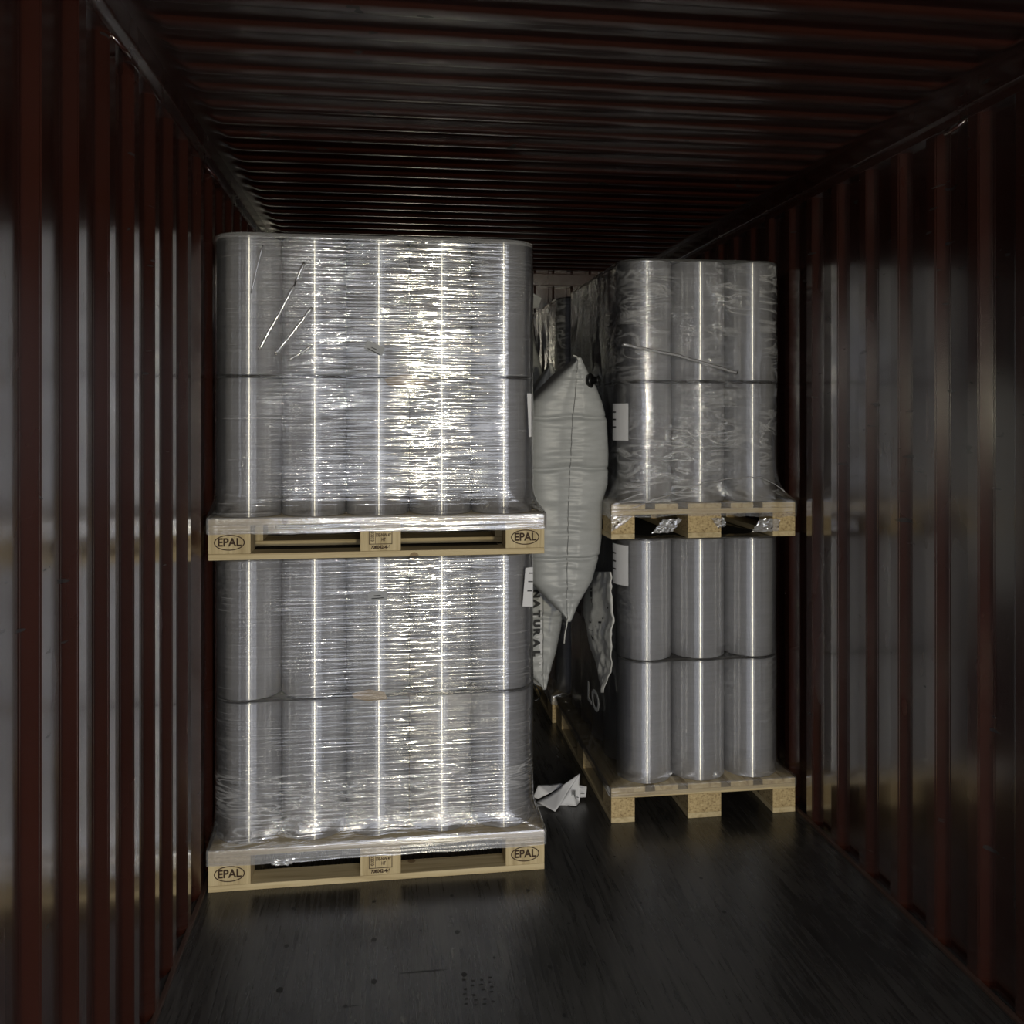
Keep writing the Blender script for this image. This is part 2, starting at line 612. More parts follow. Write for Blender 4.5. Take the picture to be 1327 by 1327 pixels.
# closed end with header beam
bm = bmesh.new()
prof = []
x = XL - 0.05 + 0.036
while x < XR + 0.1:
    for dx, d in ((0.0, 0.0), (0.084, 0.0), (0.094, 0.03), (0.118, 0.03)):
        prof.append((x + dx, d))
    x += 0.128
lo = [bm.verts.new((px, YE + d, 0.0)) for px, d in prof]
hi = [bm.verts.new((px, YE + d, ZC + 0.03)) for px, d in prof]
for i in range(len(prof) - 1):
    bm.faces.new((lo[i], lo[i + 1], hi[i + 1], hi[i]))
struct(mesh_obj('wall_back', bm, M['paint']))
bm = bmesh.new()
box(bm, XL, XR, YE - 0.07, YE, 2.555, 2.635, 0, 0.004)
struct(mesh_obj('trim_header_back', bm, M['paint']))
# door-end header and posts, sill side behind the camera
bm = bmesh.new()
box(bm, XL - 0.06, XR + 0.06, YD - 0.1, YD, 2.58, ZC + 0.12)
box(bm, XL - 0.12, XL, YD - 0.1, YD, 0, 2.58)
box(bm, XR, XR + 0.12, YD - 0.1, YD, 0, 2.58)
struct(mesh_obj('trim_door_frame', bm, M['paint']))
# loading dock floor outside
bm = bmesh.new()
box(bm, -7, 8, -14, YD - 0.02, -0.1, -0.005)
struct(mesh_obj('ground', bm, M['concrete']))

# lashing rings welded under the left and right top rails
for i, (xw, s, yy, lab) in enumerate(((XL, 1, 2.27, 'painted steel lashing ring under the rail nearer the camera on tall-stack wall'),
                                      (XL, 1, 3.42, 'painted steel lashing ring under the rail just before the wide stack'),
                                      (XR, -1, 2.55, 'painted steel lashing ring under the rail on the narrow-stack wall'))):
    bm = bmesh.new()
    pts = []
    for a in range(13):
        t = math.pi * a / 12
        pts.append((xw + s * (-0.004 + 0.030 * math.sin(t)), yy + 0.045 * math.cos(t), 2.577 - 0.030 * math.sin(t)))
    tube(bm, pts, 0.0055, 8)
    o = mesh_obj('lashing_ring', bm, M['paint'], smooth=True)
    tag(o, lab, 'lashing ring', 'lashing rings along the top rails')


# ------------------------------------------------------------------ pallets
def bmesh_box(w, d, h, bev=0.0025):
    bm = bmesh.new()
    box(bm, -w / 2, w / 2, -d / 2, d / 2, 0, h, 0, bev)
    me = bpy.data.meshes.new('plank')
    bm.normal_update()
    bm.to_mesh(me)
    bm.free()
    return me


PM = {}


def plank(name, key, w, d, h, mat, parent, loc):
    k = (key, w, d, mat.name)
    if k not in PM:
        PM[k] = bmesh_box(w, d, h)
        PM[k].name = name
        PM[k].materials.append(mat)
    o = bpy.data.objects.new(name, PM[k])
    C.objects.link(o)
    o.parent = parent
    o.location = loc
    return o


def brand(block, kind, y_face):
    """burnt marks on the long side of a block; block origin at its base centre"""
    if kind == 'oval':
        bm = bmesh.new()
        n = 40
        a0, b0, a1, b1 = 0.053, 0.028, 0.049, 0.0245
        c = []
        for i in range(n):
            t = i * math.tau / n
            c.append((bm.verts.new((a0 * math.cos(t), y_face, 0.040 + b0 * math.sin(t))), bm.verts.new((a1 * math.cos(t), y_face, 0.040 + b1 * math.sin(t)))))
        for i in range(n):
            p, q = c[i], c[(i + 1) % n]
            bm.faces.new((p[0], q[0], q[1], p[1]))
        mesh_obj('brand_oval', bm, M['ink'], block)
        text_obj('brand_letters', 'EPAL', 0.040, M['ink'], block, Matrix.Translation((0, y_face, 0.040)) @ FRONT, 0.0012, 0.95)
    else:
        bm = bmesh.new()
        for x0, x1, z0, z1 in ((-0.042, 0.042, 0.024, 0.0265), (-0.042, 0.042, 0.070, 0.0725), (-0.042, -0.0395, 0.024, 0.0725), (0.0395, 0.042, 0.024, 0.0725), (-0.019, -0.0175, 0.027, 0.07)):
            f = bm.faces.new([bm.verts.new((x, y_face, z)) for x, z in ((x0, z0), (x1, z0), (x1, z1), (x0, z1))])
        # ear of wheat
        for i in range(5):
            zc = 0.034 + i * 0.007
            for s in (-1, 1):
                bm.faces.new([bm.verts.new((-0.029 + s * dx, y_face, zc + dz)) for dx, dz in ((0.0005, 0), (0.006, 0.003), (0.006, 0.007), (0.0005, 0.004))])
        mesh_obj('treatment_stamp', bm, M['ink'], block)
        text_obj('stamp_letters', 'DE-NW 49\nHT', 0.0165, M['ink'], block, Matrix.Translation((0.0105, y_face, 0.049)) @ FRONT, 0.0005, 0.7)
        text_obj('stamp_number', '708042-4-6', 0.0165, M['ink'], block, Matrix.Translation((0, y_face, 0.0135)) @ FRONT, 0.0008, 0.9)


def pallet(loc, rz, label, chip):
    t = thing('pallet', loc, label, 'pallet', rz, 'wooden exchange pallets under the loads')
    ys_ = (-0.3275, -0.164, 0.0, 0.164, 0.3275)
    for y, w in zip(ys_, (0.145, 0.1, 0.145, 0.1, 0.145)):
        plank('deck_board', 'deck', 1.2, w, 0.022, M['wood_x'], t, (0, y, 0.1222))
    for x in (-0.5275, 0, 0.5275):
        plank('stringer_board', 'str', 0.145, 0.8, 0.0218, M['wood_y'], t, (x, 0, 0.1002))
    for y, w in ((-0.35, 0.1), (0, 0.145), (0.35, 0.1)):
        plank('bottom_board', 'bot', 1.2, w, 0.022, M['wood_x'], t, (0, y, 0))
    for x in (-0.5275, 0, 0.5275):
        for y, w in ((-0.35, 0.1), (0, 0.145), (0.35, 0.1)):
            b = plank('block', 'blk', 0.145, w, 0.0778, M['chip'] if chip else M['wood_z'], t, (x, y, 0.0222))
            if not chip and y < 0:
                brand(b, 'stamp' if x == 0 else 'oval', -w / 2 - 0.0008)
    return t


Z2 = 1.168
LX, LY = -0.02, 3.68
pallet((LX, LY, 0), 0, 'wooden exchange pallet on the floor with EPAL ovals, under the wide stack', False)
pallet((LX, LY, Z2), 0, 'wooden exchange pallet with EPAL ovals halfway up the wide stack, carrying its upper load', False)
RX, RY = 1.317, 4.21
pallet((RX, RY, 0), R(90), 'wooden pallet on the floor, chipboard block ends showing, under the narrow front stack', True)
pallet((RX, RY, Z2), R(90), 'wooden pallet halfway up the narrow stack, torn film hanging over its end', True)
BX, BY = 1.297, 5.43
pallet((BX, BY, 0), R(90), 'shadowed wooden pallet on the floor behind the narrow stack', True)
pallet((BX, BY, Z2), R(90), 'shadowed wooden pallet halfway up the hindmost stack', True)

# ------------------------------------------------------------------ film rolls
RD, RH, RP = 0.2325, 0.500, 0.2350


def roll_mesh():
    bm = bmesh.new()
    n = 64
    r, ri, c = RD / 2, 0.039, 0.003
    prof = ((ri, 0.0), (r - c, 0.0), (r, c), (r, 0.12), (r, 0.25), (r, 0.38), (r, RH - c), (r - c, RH), (ri, RH))
    rings = [[bm.verts.new((rr * math.cos(i * math.tau / n), rr * math.sin(i * math.tau / n), z)) for i in range(n)] for rr, z in prof]
    for a in range(len(rings)):
        b = (a + 1) % len(rings)
        for i in range(n):
            j = (i + 1) % n
            f = bm.faces.new((rings[a][i], rings[a][j], rings[b][j], rings[b][i]))
            f.smooth = 2 <= a <= 5
    me = bpy.data.meshes.new('film_roll')
    bm.normal_update()
    bm.to_mesh(me)
    bm.free()
    me.materials.append(M['roll'])
    return me


ROLL = roll_mesh()


def roll(x, y, z, label, group):
    o = bpy.data.objects.new('film_roll', ROLL)
    o.location = (x, y, z)
    o.rotation_euler = (0, 0, random.uniform(0, 6.28))
    C.objects.link(o)
    tag(o, label, 'film roll', group)
    return o


ORD = ('first', 'second', 'third', 'fourth', 'fifth')
TIERS_LAB = ('bottom tier', 'second tier', 'third tier', 'topmost tier')
tier_z = (0.146, 0.146 + RH + 0.0125, Z2 + 0.146, Z2 + 0.146 + RH + 0.0125)
LRX = -0.031          # centre of the wide array
LRY0 = 3.318 + RD / 2
for ti, z in enumerate(tier_z):
    for i in range(5):
        wallword = 'against the corrugated wall' if i == 0 else 'at the gap corner' if i == 4 else ORD[i] + ' from the corrugated wall'
        roll(LRX + (i - 2) * RP, LRY0, z, 'film roll %s, front row, %s of the wide stack' % (wallword, TIERS_LAB[ti]), 'film rolls in the wide stack')
    for r in (1, 2):
        roll(LRX + 2 * RP, LRY0 + r * RP, z, 'film roll on the gap side, %s row back, %s of the wide stack' % (ORD[r], TIERS_LAB[ti]), 'film rolls in the wide stack')
RRX = 1.329
RRY0 = 3.628 + RD / 2
for ti, z in enumerate(tier_z):
    for i in range(3):
        w = ('at the gap corner', 'in the middle', 'on the wall side')[i]
        roll(RRX + (i - 1) * RP, RRY0, z, 'film roll %s of the front row, %s of the narrow stack' % (w, TIERS_LAB[ti]), 'film rolls in the narrow stack')
    for r in (1, 2, 3, 4):
        roll(RRX - RP, RRY0 + r * RP, z, 'film roll facing the gap, %s row back, %s of the narrow stack' % (ORD[r], TIERS_LAB[ti]), 'film rolls in the narrow stack')
BRX0 = 0.945 + RD / 2
BRY0 = 4.845 + RD / 2
for ti, z in enumerate(tier_z):
    for r in range(5):
        roll(BRX0, BRY0 + r * RP, z, 'shadowed film roll facing the gap, %s row, %s of the hindmost stack' % (ORD[r], TIERS_LAB[ti]), 'film rolls in the hindmost stack')

def rrect(hx, hy, r, ns=26, na=8):
    """rounded rectangle outline with a fixed point count; starts at front middle, runs counter-clockwise seen from above"""
    pts = []
    for (cx, cy, a0), (ex, ey) in zip(((hx - r, -hy + r, -90), (hx - r, hy - r, 0), (-hx + r, hy - r, 90), (-hx + r, -hy + r, 180)), ((1, 0), (0, 1), (-1, 0), (0, -1))):
        for k in range(na + 1):
            a = R(a0 + 90 * k / na)
            pts.append((cx + r * math.cos(a), cy + r * math.sin(a)))
        # straight run to the next corner
        if a0 == -90:
            q = (hx, hy - r)
        elif a0 == 0:
            q = (-hx + r, hy)
        elif a0 == 90:
            q = (-hx, -hy + r)
        else:
            q = (hx - r, -hy)
        p = pts[-1]
        for k in range(1, ns):
            f = k / ns
            pts.append((p[0] + (q[0] - p[0]) * f, p[1] + (q[1] - p[1]) * f))
    return pts


def board(bm, hx, hy, t):
    pts = rrect(hx, hy, 0.105, 4, 8)
    lo = [bm.verts.new((x, y, 0)) for x, y in pts]
    hi = [bm.verts.new((x, y, t)) for x, y in pts]
    n = len(pts)
    for i in range(n):
        bm.faces.new((lo[i], lo[(i + 1) % n], hi[(i + 1) % n], hi[i]))
    bm.faces.new(lo[::-1])
    bm.faces.new(hi)


# boards between and on top of tiers
for nm, cx, cy, hx, hy in (('wide', LRX, LRY0 + RP, 0.568, 0.336), ('narrow', RRX, RRY0 + 2 * RP, 0.336, 0.568), ('hindmost', BRX0 + RP, BRY0 + 2 * RP, 0.336, 0.568)):
    for lv, zz, w in ((0, tier_z[0], 'lower'), (1, tier_z[2], 'upper')):
        bm = bmesh.new()
        board(bm, hx, hy, 0.0115)
        o = mesh_obj('separator_board', bm, M['sheet'], loc=(cx, cy, zz + RH + 0.0005))
        tag(o, 'thin dark separator board between the two tiers of the %s load of the %s stack' % (w, nm), 'separator board', 'separator boards between tiers')
        bm = bmesh.new()
        board(bm, hx, hy, 0.005)
        o = mesh_obj('top_board', bm, M['sheet'], loc=(cx, cy, zz + 2 * RH + 0.0135))
        tag(o, 'thin dark cover board on top of the %s load of the %s stack' % (w, nm), 'cover board', 'cover boards on the loads')


# ------------------------------------------------------------------ stretch film around the loads
def wrap(loc, hx, hy, offx, offy, phx, phy, zb, mat, label, seed=0, amp=0.002, rag=0.006, flare=0.6, edge='film_layers', rim=False, foot=False):
    """film from the middle of the pallet blocks (zb below the load) up over the top edge; loc = pallet deck centre"""
    H = 2 * RH + 0.016
    r = RD / 2 + 0.006
    up = rrect(hx, hy, r)
    lo = rrect(phx, phy, 0.012)
    n = len(up)
    levels = [(-zb, 1.0), (-0.03, 1.0), (-0.004, 1.0), (0.006, 0.97), (0.02, 0.72), (0.04, 0.46), (0.065, 0.25), (0.095, 0.11), (0.13, 0.03), (0.17, 0.0)]
    levels = levels[:4] + [(0.006 + (z_ - 0.006) * flare, w_) for z_, w_ in levels[4:]]
    z = levels[-1][0] + 0.028
    while z < H - 0.02:
        levels.append((z, 0.0))
        z += 0.028
    levels += [(H - 0.012, 0.0), (H + 0.003, 0.0)]
    bm = bmesh.new()
    uvl = bm.loops.layers.uv.new('UVMap')
    rows = []
    per = [0.0]
    for i in range(n):
        a, b = up[i], up[(i + 1) % n]
        per.append(per[-1] + math.hypot(b[0] - a[0], b[1] - a[1]))
    for li, (z, w) in enumerate(levels):
        row = []
        for i in range(n):
            x = (up[i][0] + offx) * (1 - w) + lo[i][0] * w
            y = (up[i][1] + offy) * (1 - w) + lo[i][1] * w
            nx, ny = up[i]
            l = math.hypot(nx, ny)
            nz = noise.noise(Vector((x * 7 + seed, y * 7, z * 26)))
            nz2 = noise.noise(Vector((x * 3 - seed, y * 3, z * 5 + 9)))
            d = amp * (nz + 0.8 * nz2) * (1 if w < 0.9 else 0.3) + amp * 1.2
            # the film pulls taut between pallet corners and rolls: pleats in the skirt
            if 0.02 < w < 0.98:
                d += 0.006 * math.sin(per[i] * 55 + seed + 3 * nz2) * w * (1 - w) * 4
            zz = z
            if li == 0:
                zz = z + rag * noise.noise(Vector((per[i] * 9, seed, 0))) + rag * 0.5 * noise.noise(Vector((per[i] * 31, seed, 4)))
            if li == len(levels) - 1:
                zz = z + 0.004 * noise.noise(Vector((per[i] * 14, seed, 2)))
            row.append(bm.verts.new((x + nx / l * d, y + ny / l * d, zz)))
        rows.append(row)
    foot_n = sum(1 for lv in levels if lv[0] < 0.24)
    # fold over the top edge
    for ins, dz in ((0.012, 0.004), (0.05, 0.003), (0.12, 0.0015)):
        row = []
        for i in range(n):
            x, y = up[i]
            l = math.hypot(x, y)
            k = 1 - ins / l
            row.append(bm.verts.new((x * k + offx, y * k + offy, H + dz + 0.002 + 0.004 * abs(noise.noise(Vector((per[i] * 20, ins * 90, seed)))))))
        rows.append(row)
    vv_ = [lv[0] for lv in levels] + [H + 0.02, H + 0.06, H + 0.13]
    for a in range(len(rows) - 1):
        for i in range(n):
            j = (i + 1) % n
            f = bm.faces.new((rows[a][i], rows[a][j], rows[a + 1][j], rows[a + 1][i]))
            f.smooth = True
            f.material_index = 1 if (a < 3 or a >= len(levels) - (2 if rim else 1)) else 2 if (foot and a < foot_n) else 0
            us = (per[i], per[i + 1], per[i + 1], per[i])
            vs2 = (vv_[a], vv_[a], vv_[a + 1], vv_[a + 1])
            for lp, u, v in zip(f.loops, us, vs2):
                lp[uvl].uv = (u + seed, v + seed * 0.37)
    o = mesh_obj('stretch_wrap', bm, [mat, M[edge], M['film_foot']], loc=loc)
    tag(o, label, 'stretch film', 'stretch film around the loads')
    return o


DK = 0.1445
hxL, hyL = 2.5 * RP + 0.003, 1.5 * RP + 0.003
hxR, hyR = 1.5 * RP + 0.003, 2.5 * RP + 0.003
offL = (LRX - LX, LRY0 + RP - LY)
offR = (RRX - RX, RRY0 + 2 * RP - RY)
wA = wrap((LX, LY, DK), hxL, hyL, *offL, 0.606, 0.406, 0.052, M['film_wide'], 'rippled clear stretch film around the lower load of the wide stack, bright glare down it', 1.3, foot=True)
wB = wrap((LX, LY, Z2 + DK), hxL, hyL, *offL, 0.606, 0.406, 0.052, M['film_wide'], 'rippled clear stretch film around the top load of the wide stack, glare at its middle', 4.7, rim=True)
wC = wrap((RX, RY, DK), hxR, hyR, *offR, 0.406, 0.606, 0.034, M['film_tight'], 'tight smooth stretch film around the lower load of the narrow stack', 2.1, 0.0012, 0.006, 0.4, 'film_edge')
wD = wrap((RX, RY, Z2 + DK), hxR, hyR, *offR, 0.406, 0.606, 0.055, M['film_crease'], 'diagonally creased stretch film around the top load of the narrow stack', 6.2, 0.002, 0.02, 0.85, 'film_edge', True)
for zz, s, lab in ((DK, 8.4, 'lower'), (Z2 + DK, 9.9, 'upper')):
    wrap((BX, BY, zz), hxR, hyR, BRX0 + RP - BX, BRY0 + 2 * RP - BY, 0.406, 0.606, 0.04, M['film_crease'], 'shadowed stretch film around the %s load of the hindmost stack' % lab, s)


# ------------------------------------------------------------------ pixel helpers for measured positions
TH = R(7.96)
CT, ST = math.cos(TH), math.sin(TH)


def at_y(px, py, Y):
    """point on the plane y = Y that the photo shows at (px, py)"""
    k = (px - 663) / 1166
    X = Y * (ST + k * CT) / (CT - k * ST)
    dep = X * ST + Y * CT
    return Vector((X, Y, 1.68 - (py - 538) * dep / 1166))


def at_x(px, py, X):
    k = (px - 663) / 1166
    Y = X * (CT - k * ST) / (ST + k * CT)
    dep = X * ST + Y * CT
    return Vector((X, Y, 1.68 - (py - 538) * dep / 1166))


def lerp_tab(tab, z):
    for i in range(len(tab) - 1):
        if tab[i][0] >= z >= tab[i + 1][0]:
            f = (tab[i][0] - z) / (tab[i][0] - tab[i + 1][0])
            return [tab[i][j] * (1 - f) + tab[i + 1][j] * f for j in range(1, len(tab[i]))]
    return list(tab[0][1:]) if z > tab[0][0] else list(tab[-1][1:])


# ------------------------------------------------------------------ dunnage air bags in the gap
def air_bag(Yf, depth, rows, mat, label, creases=(), seed=0.0, nz=170, nt=96, Ys=None, pleat=0.014):
    """rows: (py, left px, right px, seam px); the bag stands edge-on, its front seam at y = Yf"""
    Ys = Ys or Yf + 0.07
    tab = []
    for py, l, r, sm in rows:
        c = at_y(sm, py, Yf)
        tab.append((c.z, at_y(l, py, Ys).x, at_y(r, py, Ys).x, c.x))
    zt, zb = tab[0][0], tab[-1][0]
    cz = [at_y(740, c, Yf).z for c in creases]

    def surf(z, th):
        xl, xr, xs = lerp_tab(tab, z)
        s, c = math.sin(th), math.cos(th)
        w = (xr - xs) if s >= 0 else (xs - xl)
        full = min(1.0, (xr - xl) / 0.12)
        x = xs + math.copysign(abs(s) ** 0.55 * w, s)
        hy = depth / 2 * (0.25 + 0.75 * full)
        y = Yf + hy * (1 - math.copysign(abs(c) ** 0.42, c))
        dx = abs(x - xs)
        if c > -0.3:
            a = 1.0 if c > 0 else (c + 0.3) / 0.3
            p = noise.noise(Vector((seed + 3.1 * (1 if s > 0 else -1), z * 34, dx * 5))) + 0.6 * noise.noise(Vector((seed, z * 75, dx * 9)))
            y += a * full * pleat * p * (math.exp(-dx / 0.05) + 0.12)
            y += a * full * 0.014 * math.exp(-(dx / 0.012) ** 2)
            y += a * full * 0.004 * noise.noise(Vector((x * 11 + seed, z * 9, 2.0)))
            for q in cz:
                y += a * full * 0.020 * math.exp(-((z - q + 0.012 * noise.noise(Vector((x * 14, seed, q)))) / 0.006) ** 2)
        return Vector((x, y, z))

    o0 = surf((zt + zb) / 2, 0.0)
    org = Vector((o0.x, Yf + depth / 2, zb))
    bm = bmesh.new()
    rings = []
    for i in range(nz + 1):
        z = zt + (zb - zt) * i / nz
        rings.append([bm.verts.new(surf(z, k * math.tau / nt) - org) for k in range(nt)])
    for i in range(nz):
        for k in range(nt):
            j = (k + 1) % nt
            bm.faces.new((rings[i][k], rings[i][j], rings[i + 1][j], rings[i + 1][k]))
    bm.faces.new(rings[0][::-1])
    bm.faces.new(rings[-1])
    bag = mesh_obj('air_bag', bm, mat, smooth=True, loc=org)
    tag(bag, label, 'dunnage bag', 'inflated dunnage bags in the gap between stacks')
    bm = bmesh.new()
    pts = []
    for i in range(61):
        z = zt + (zb - zt) * (0.01 + 0.98 * i / 60)
        q = surf(z, 0.0) - org
        pts.append((q.x, q.y - 0.004, q.z))
    tube(bm, pts, 0.0016, 6)
    mesh_obj('seam', bm, M['seam'], bag, True)
    return bag, surf, org, zt, zb


bag, surf, org, zt, zb = air_bag(3.70, 0.33, ((463, 747, 749.5, 748), (480, 728, 760, 747.5), (500, 708, 772, 746.5), (520, 688, 780, 745), (545, 682, 787, 742),
                                            (590, 681, 789, 740), (630, 681, 788, 738), (652, 683, 781, 737), (700, 683, 780, 736), (722, 683, 777, 735.5), (757, 686, 767, 735), (780, 707, 752, 735), (806, 733.5, 736.5, 735)),
                              M['bag'], 'inflated white dunnage bag with pointed ends and a black valve, between the stacks', (540, 607, 725), 1.7)
# valve


def px_of(p):
    return 663 + 1166 * (p.x * CT - p.y * ST) / (p.x * ST + p.y * CT)


zv = at_y(768, 494, 3.76).z
vc = min((surf(zv, 0.02 * k) for k in range(1, 75)), key=lambda p: abs(px_of(p) - 765)) - org
nrm = Vector((0.86, -0.50, 0.05)).normalized()
rotm = nrm.to_track_quat('Z', 'Y').to_matrix().to_4x4()


def lathe(bm, prof, seg=28):
    rings = [[bm.verts.new((r * math.cos(i * math.tau / seg), r * math.sin(i * math.tau / seg), z)) for i in range(seg)] for r, z in prof]
    for a in range(len(rings) - 1):
        for i in range(seg):
            j = (i + 1) % seg
            bm.faces.new((rings[a][i], rings[a][j], rings[a + 1][j], rings[a + 1][i]))


bm = bmesh.new()
lathe(bm, ((0.001, -0.012), (0.028, -0.012), (0.031, -0.002), (0.031, 0.004), (0.027, 0.008), (0.014, 0.009), (0.001, 0.009)))
v = mesh_obj('valve', bm, M['valve'], bag, True)
v['label'] = 'round black plastic inflation valve'
v.matrix_local = Matrix.Translation(vc) @ rotm
bm = bmesh.new()
lathe(bm, ((0.013, 0.008), (0.016, 0.010), (0.016, 0.030), (0.021, 0.032), (0.021, 0.038), (0.012, 0.038), (0.011, 0.012)))
mesh_obj('valve_collar', bm, M['valve'], v, True)
# tie strings at both points
for pts in ([(748, 466, 3.70), (747, 462, 3.695), (744, 461, 3.69), (742, 460.5, 3.69)], [(735, 803, 3.705), (733.5, 812, 3.70), (731.5, 822, 3.70), (730.5, 834, 3.70)]):
    bm = bmesh.new()
    tube(bm, [at_y(*p) - org for p in pts], 0.0028, 6)
    mesh_obj('tie_string', bm, M['string'], bag, True)

bag2, surf2, org2, zt2, zb2 = air_bag(4.06, 0.5, ((650, 700, 704, 702), (690, 668, 722, 703), (740, 655, 734, 704), (800, 655, 731, 704), (825, 655, 727, 704), (850, 660, 721, 704), (872, 676, 713, 704), (894, 702, 705.5, 704)),
                                    M['bag'], 'white dunnage bag printed NATURAL, low in the gap, partly hidden by the wide stack', (800,), 5.1, 80, 60)
# printed strip down its front
bm = bmesh.new()
NS = 40
ra, rb = [], []
for i in range(NS + 1):
    py = 762 + (891 - 762) * i / NS
    z = at_y(696, py, 4.06).z
    for lst, px in ((ra, 686.5), (rb, 703.0)):
        q = at_y(px, py, 4.055)
        # rest on the bag surface
        best = min((surf2(z, math.tau * k / 360) for k in range(270, 361)), key=lambda w: abs(w.x - q.x))
        lst.append(bm.verts.new(Vector((q.x, min(best.y, 4.30) - 0.0025, z)) - org2))
for i in range(NS):
    bm.faces.new((ra[i], ra[i + 1], rb[i + 1], rb[i]))
strip = mesh_obj('printed_strip', bm, M['paper'], bag2, True)
for ch, y0, y1 in (('N', 764, 775), ('A', 776, 788), ('T', 791, 800), ('U', 803, 812), ('R', 813, 824), ('A', 827, 839), ('L', 842, 850.5)):
    py = (y0 + y1) / 2
    q = at_y(694.5, py, 4.06)
    best = min((surf2(q.z, math.tau * k / 360) for k in range(270, 361)), key=lambda w: abs(w.x - q.x))
    n2 = at_y(697.0, py, 4.06)
    b2 = min((surf2(q.z, math.tau * k / 360) for k in range(270, 361)), key=lambda w: abs(w.x - n2.x))
    yaw = math.atan2(b2.y - best.y, b2.x - best.x)
    text_obj('printed_letter', ch, 0.040, M['print'], strip, Matrix.Translation(Vector((q.x, best.y - 0.006, q.z)) - org2) @ Matrix.Rotation(yaw, 4, 'Z') @ FRONT @ Matrix.Rotation(R(-90), 4, 'Z'), 0.0026, 1.15)
# dark loop at the foot of the low bag
bm = bmesh.new()
tube(bm, [at_y(x, y, 4.06) - org2 for x, y in ((688, 884), (692, 887), (697, 893), (700, 899), (699, 905), (694, 908), (690, 906))], 0.004, 6)
mesh_obj('strap', bm, M['valve'], bag2, True)

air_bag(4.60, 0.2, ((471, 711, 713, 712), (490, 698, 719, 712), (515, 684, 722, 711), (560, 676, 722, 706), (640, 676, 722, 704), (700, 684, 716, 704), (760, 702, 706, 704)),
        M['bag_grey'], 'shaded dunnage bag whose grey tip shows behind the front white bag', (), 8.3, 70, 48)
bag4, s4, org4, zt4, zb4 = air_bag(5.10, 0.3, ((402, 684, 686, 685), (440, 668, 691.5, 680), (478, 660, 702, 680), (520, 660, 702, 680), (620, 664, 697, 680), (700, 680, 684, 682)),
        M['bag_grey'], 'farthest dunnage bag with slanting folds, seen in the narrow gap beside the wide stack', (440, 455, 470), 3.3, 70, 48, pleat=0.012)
bm = bmesh.new()
fl = [bm.verts.new(at_y(x, y, Y) - org4) for x, y, Y in ((680, 377, 5.13), (690, 380, 5.12), (701, 386.5, 5.10), (697.5, 398.5, 5.09), (686, 401, 5.10), (680, 401, 5.10))]
bm.faces.new(fl)
fo = mesh_obj('end_flap', bm, M['bag'], bag4)
md = fo.modifiers.new('thick', 'SOLIDIFY')
md.thickness = 0.003

# ------------------------------------------------------------------ printed white sack hanging on the narrow stack's side
rows = ((741, 768, 796), (752, 762, 796), (765, 758, 796), (800, 758, 796), (830, 765, 796), (850, 771, 795), (875, 778, 791), (897, 783, 786))
NU, NV = 26, 60


def sack(u, v, off=0.0):
    py = 741 + (897 - 741) * v
    for i in range(len(rows) - 1):
        if rows[i][0] <= py <= rows[i + 1][0]:
            f = (py - rows[i][0]) / (rows[i + 1][0] - rows[i][0])
            l = rows[i][1] * (1 - f) + rows[i + 1][1] * f
            r = rows[i][2] * (1 - f) + rows[i + 1][2] * f
            break
    p = at_x(l + (r - l) * u, py, 0.945)
    n1 = noise.noise(Vector((p.y * 7, p.z * 9, 1.0)))
    n2 = noise.noise(Vector((p.y * 24 + p.z * 8, p.z * 17, 4.0)))
    p.x = 0.942 - 0.020 * n1 - 0.016 * abs(n2) - 0.022 * math.sin(math.pi * u) * (0.3 + 0.7 * math.sin(math.pi * min(1, v * 1.2))) - off
    return p


base = sack(0.5, 1.0)
bm = bmesh.new()
g = [[bm.verts.new(sack(i / NU, j / NV) - base) for i in range(NU + 1)] for j in range(NV + 1)]
for j in range(NV):
    for i in range(NU):
        bm.faces.new((g[j][i], g[j][i + 1], g[j + 1][i + 1], g[j + 1][i]))
sk = mesh_obj('printed_sack', bm, M['sack'], smooth=True, loc=base)
md = sk.modifiers.new('thick', 'SOLIDIFY')
md.thickness = 0.004
md.offset = -1
tag(sk, 'crumpled white printed sack hanging beside the narrow stack, below the white bag', 'sack')
bm = bmesh.new()


def mark(u0, u1, v0, v1):
    bm.faces.new([bm.verts.new(sack(u, v, 0.004) - base) for u, v in ((u0, v0), (u1, v0), (u1, v1), (u0, v1))])


for v0, v1 in ((0.08, 0.11), (0.13, 0.15), (0.16, 0.21), (0.22, 0.26), (0.27, 0.28), (0.33, 0.36), (0.40, 0.42), (0.47, 0.49), (0.52, 0.56)):
    mark(0.42, 0.50, v0, v1)
for k in range(7):
    mark(0.86 - 0.045 * k, 0.92 - 0.045 * k, 0.26 + 0.030 * k, 0.275 + 0.030 * k)
mesh_obj('printed_lines', bm, M['print'], sk)

# ------------------------------------------------------------------ labels, stickers and film scraps
def quad_on_front(name, pts, mat, parent, Y, lines=None, pmat=None):
    bm = bmesh.new()
    org_ = parent.location
    f = bm.faces.new([bm.verts.new(at_y(x, y, Y) - org_) for x, y in pts])
    o = mesh_obj(name, bm, mat, parent)
    if lines:
        bm = bmesh.new()
        for ln in lines:
            bm.faces.new([bm.verts.new(at_y(x, y, Y - 0.0015) - org_) for x, y in ln])
        mesh_obj('sticker_print', bm, pmat or M['print'], o)
    return o


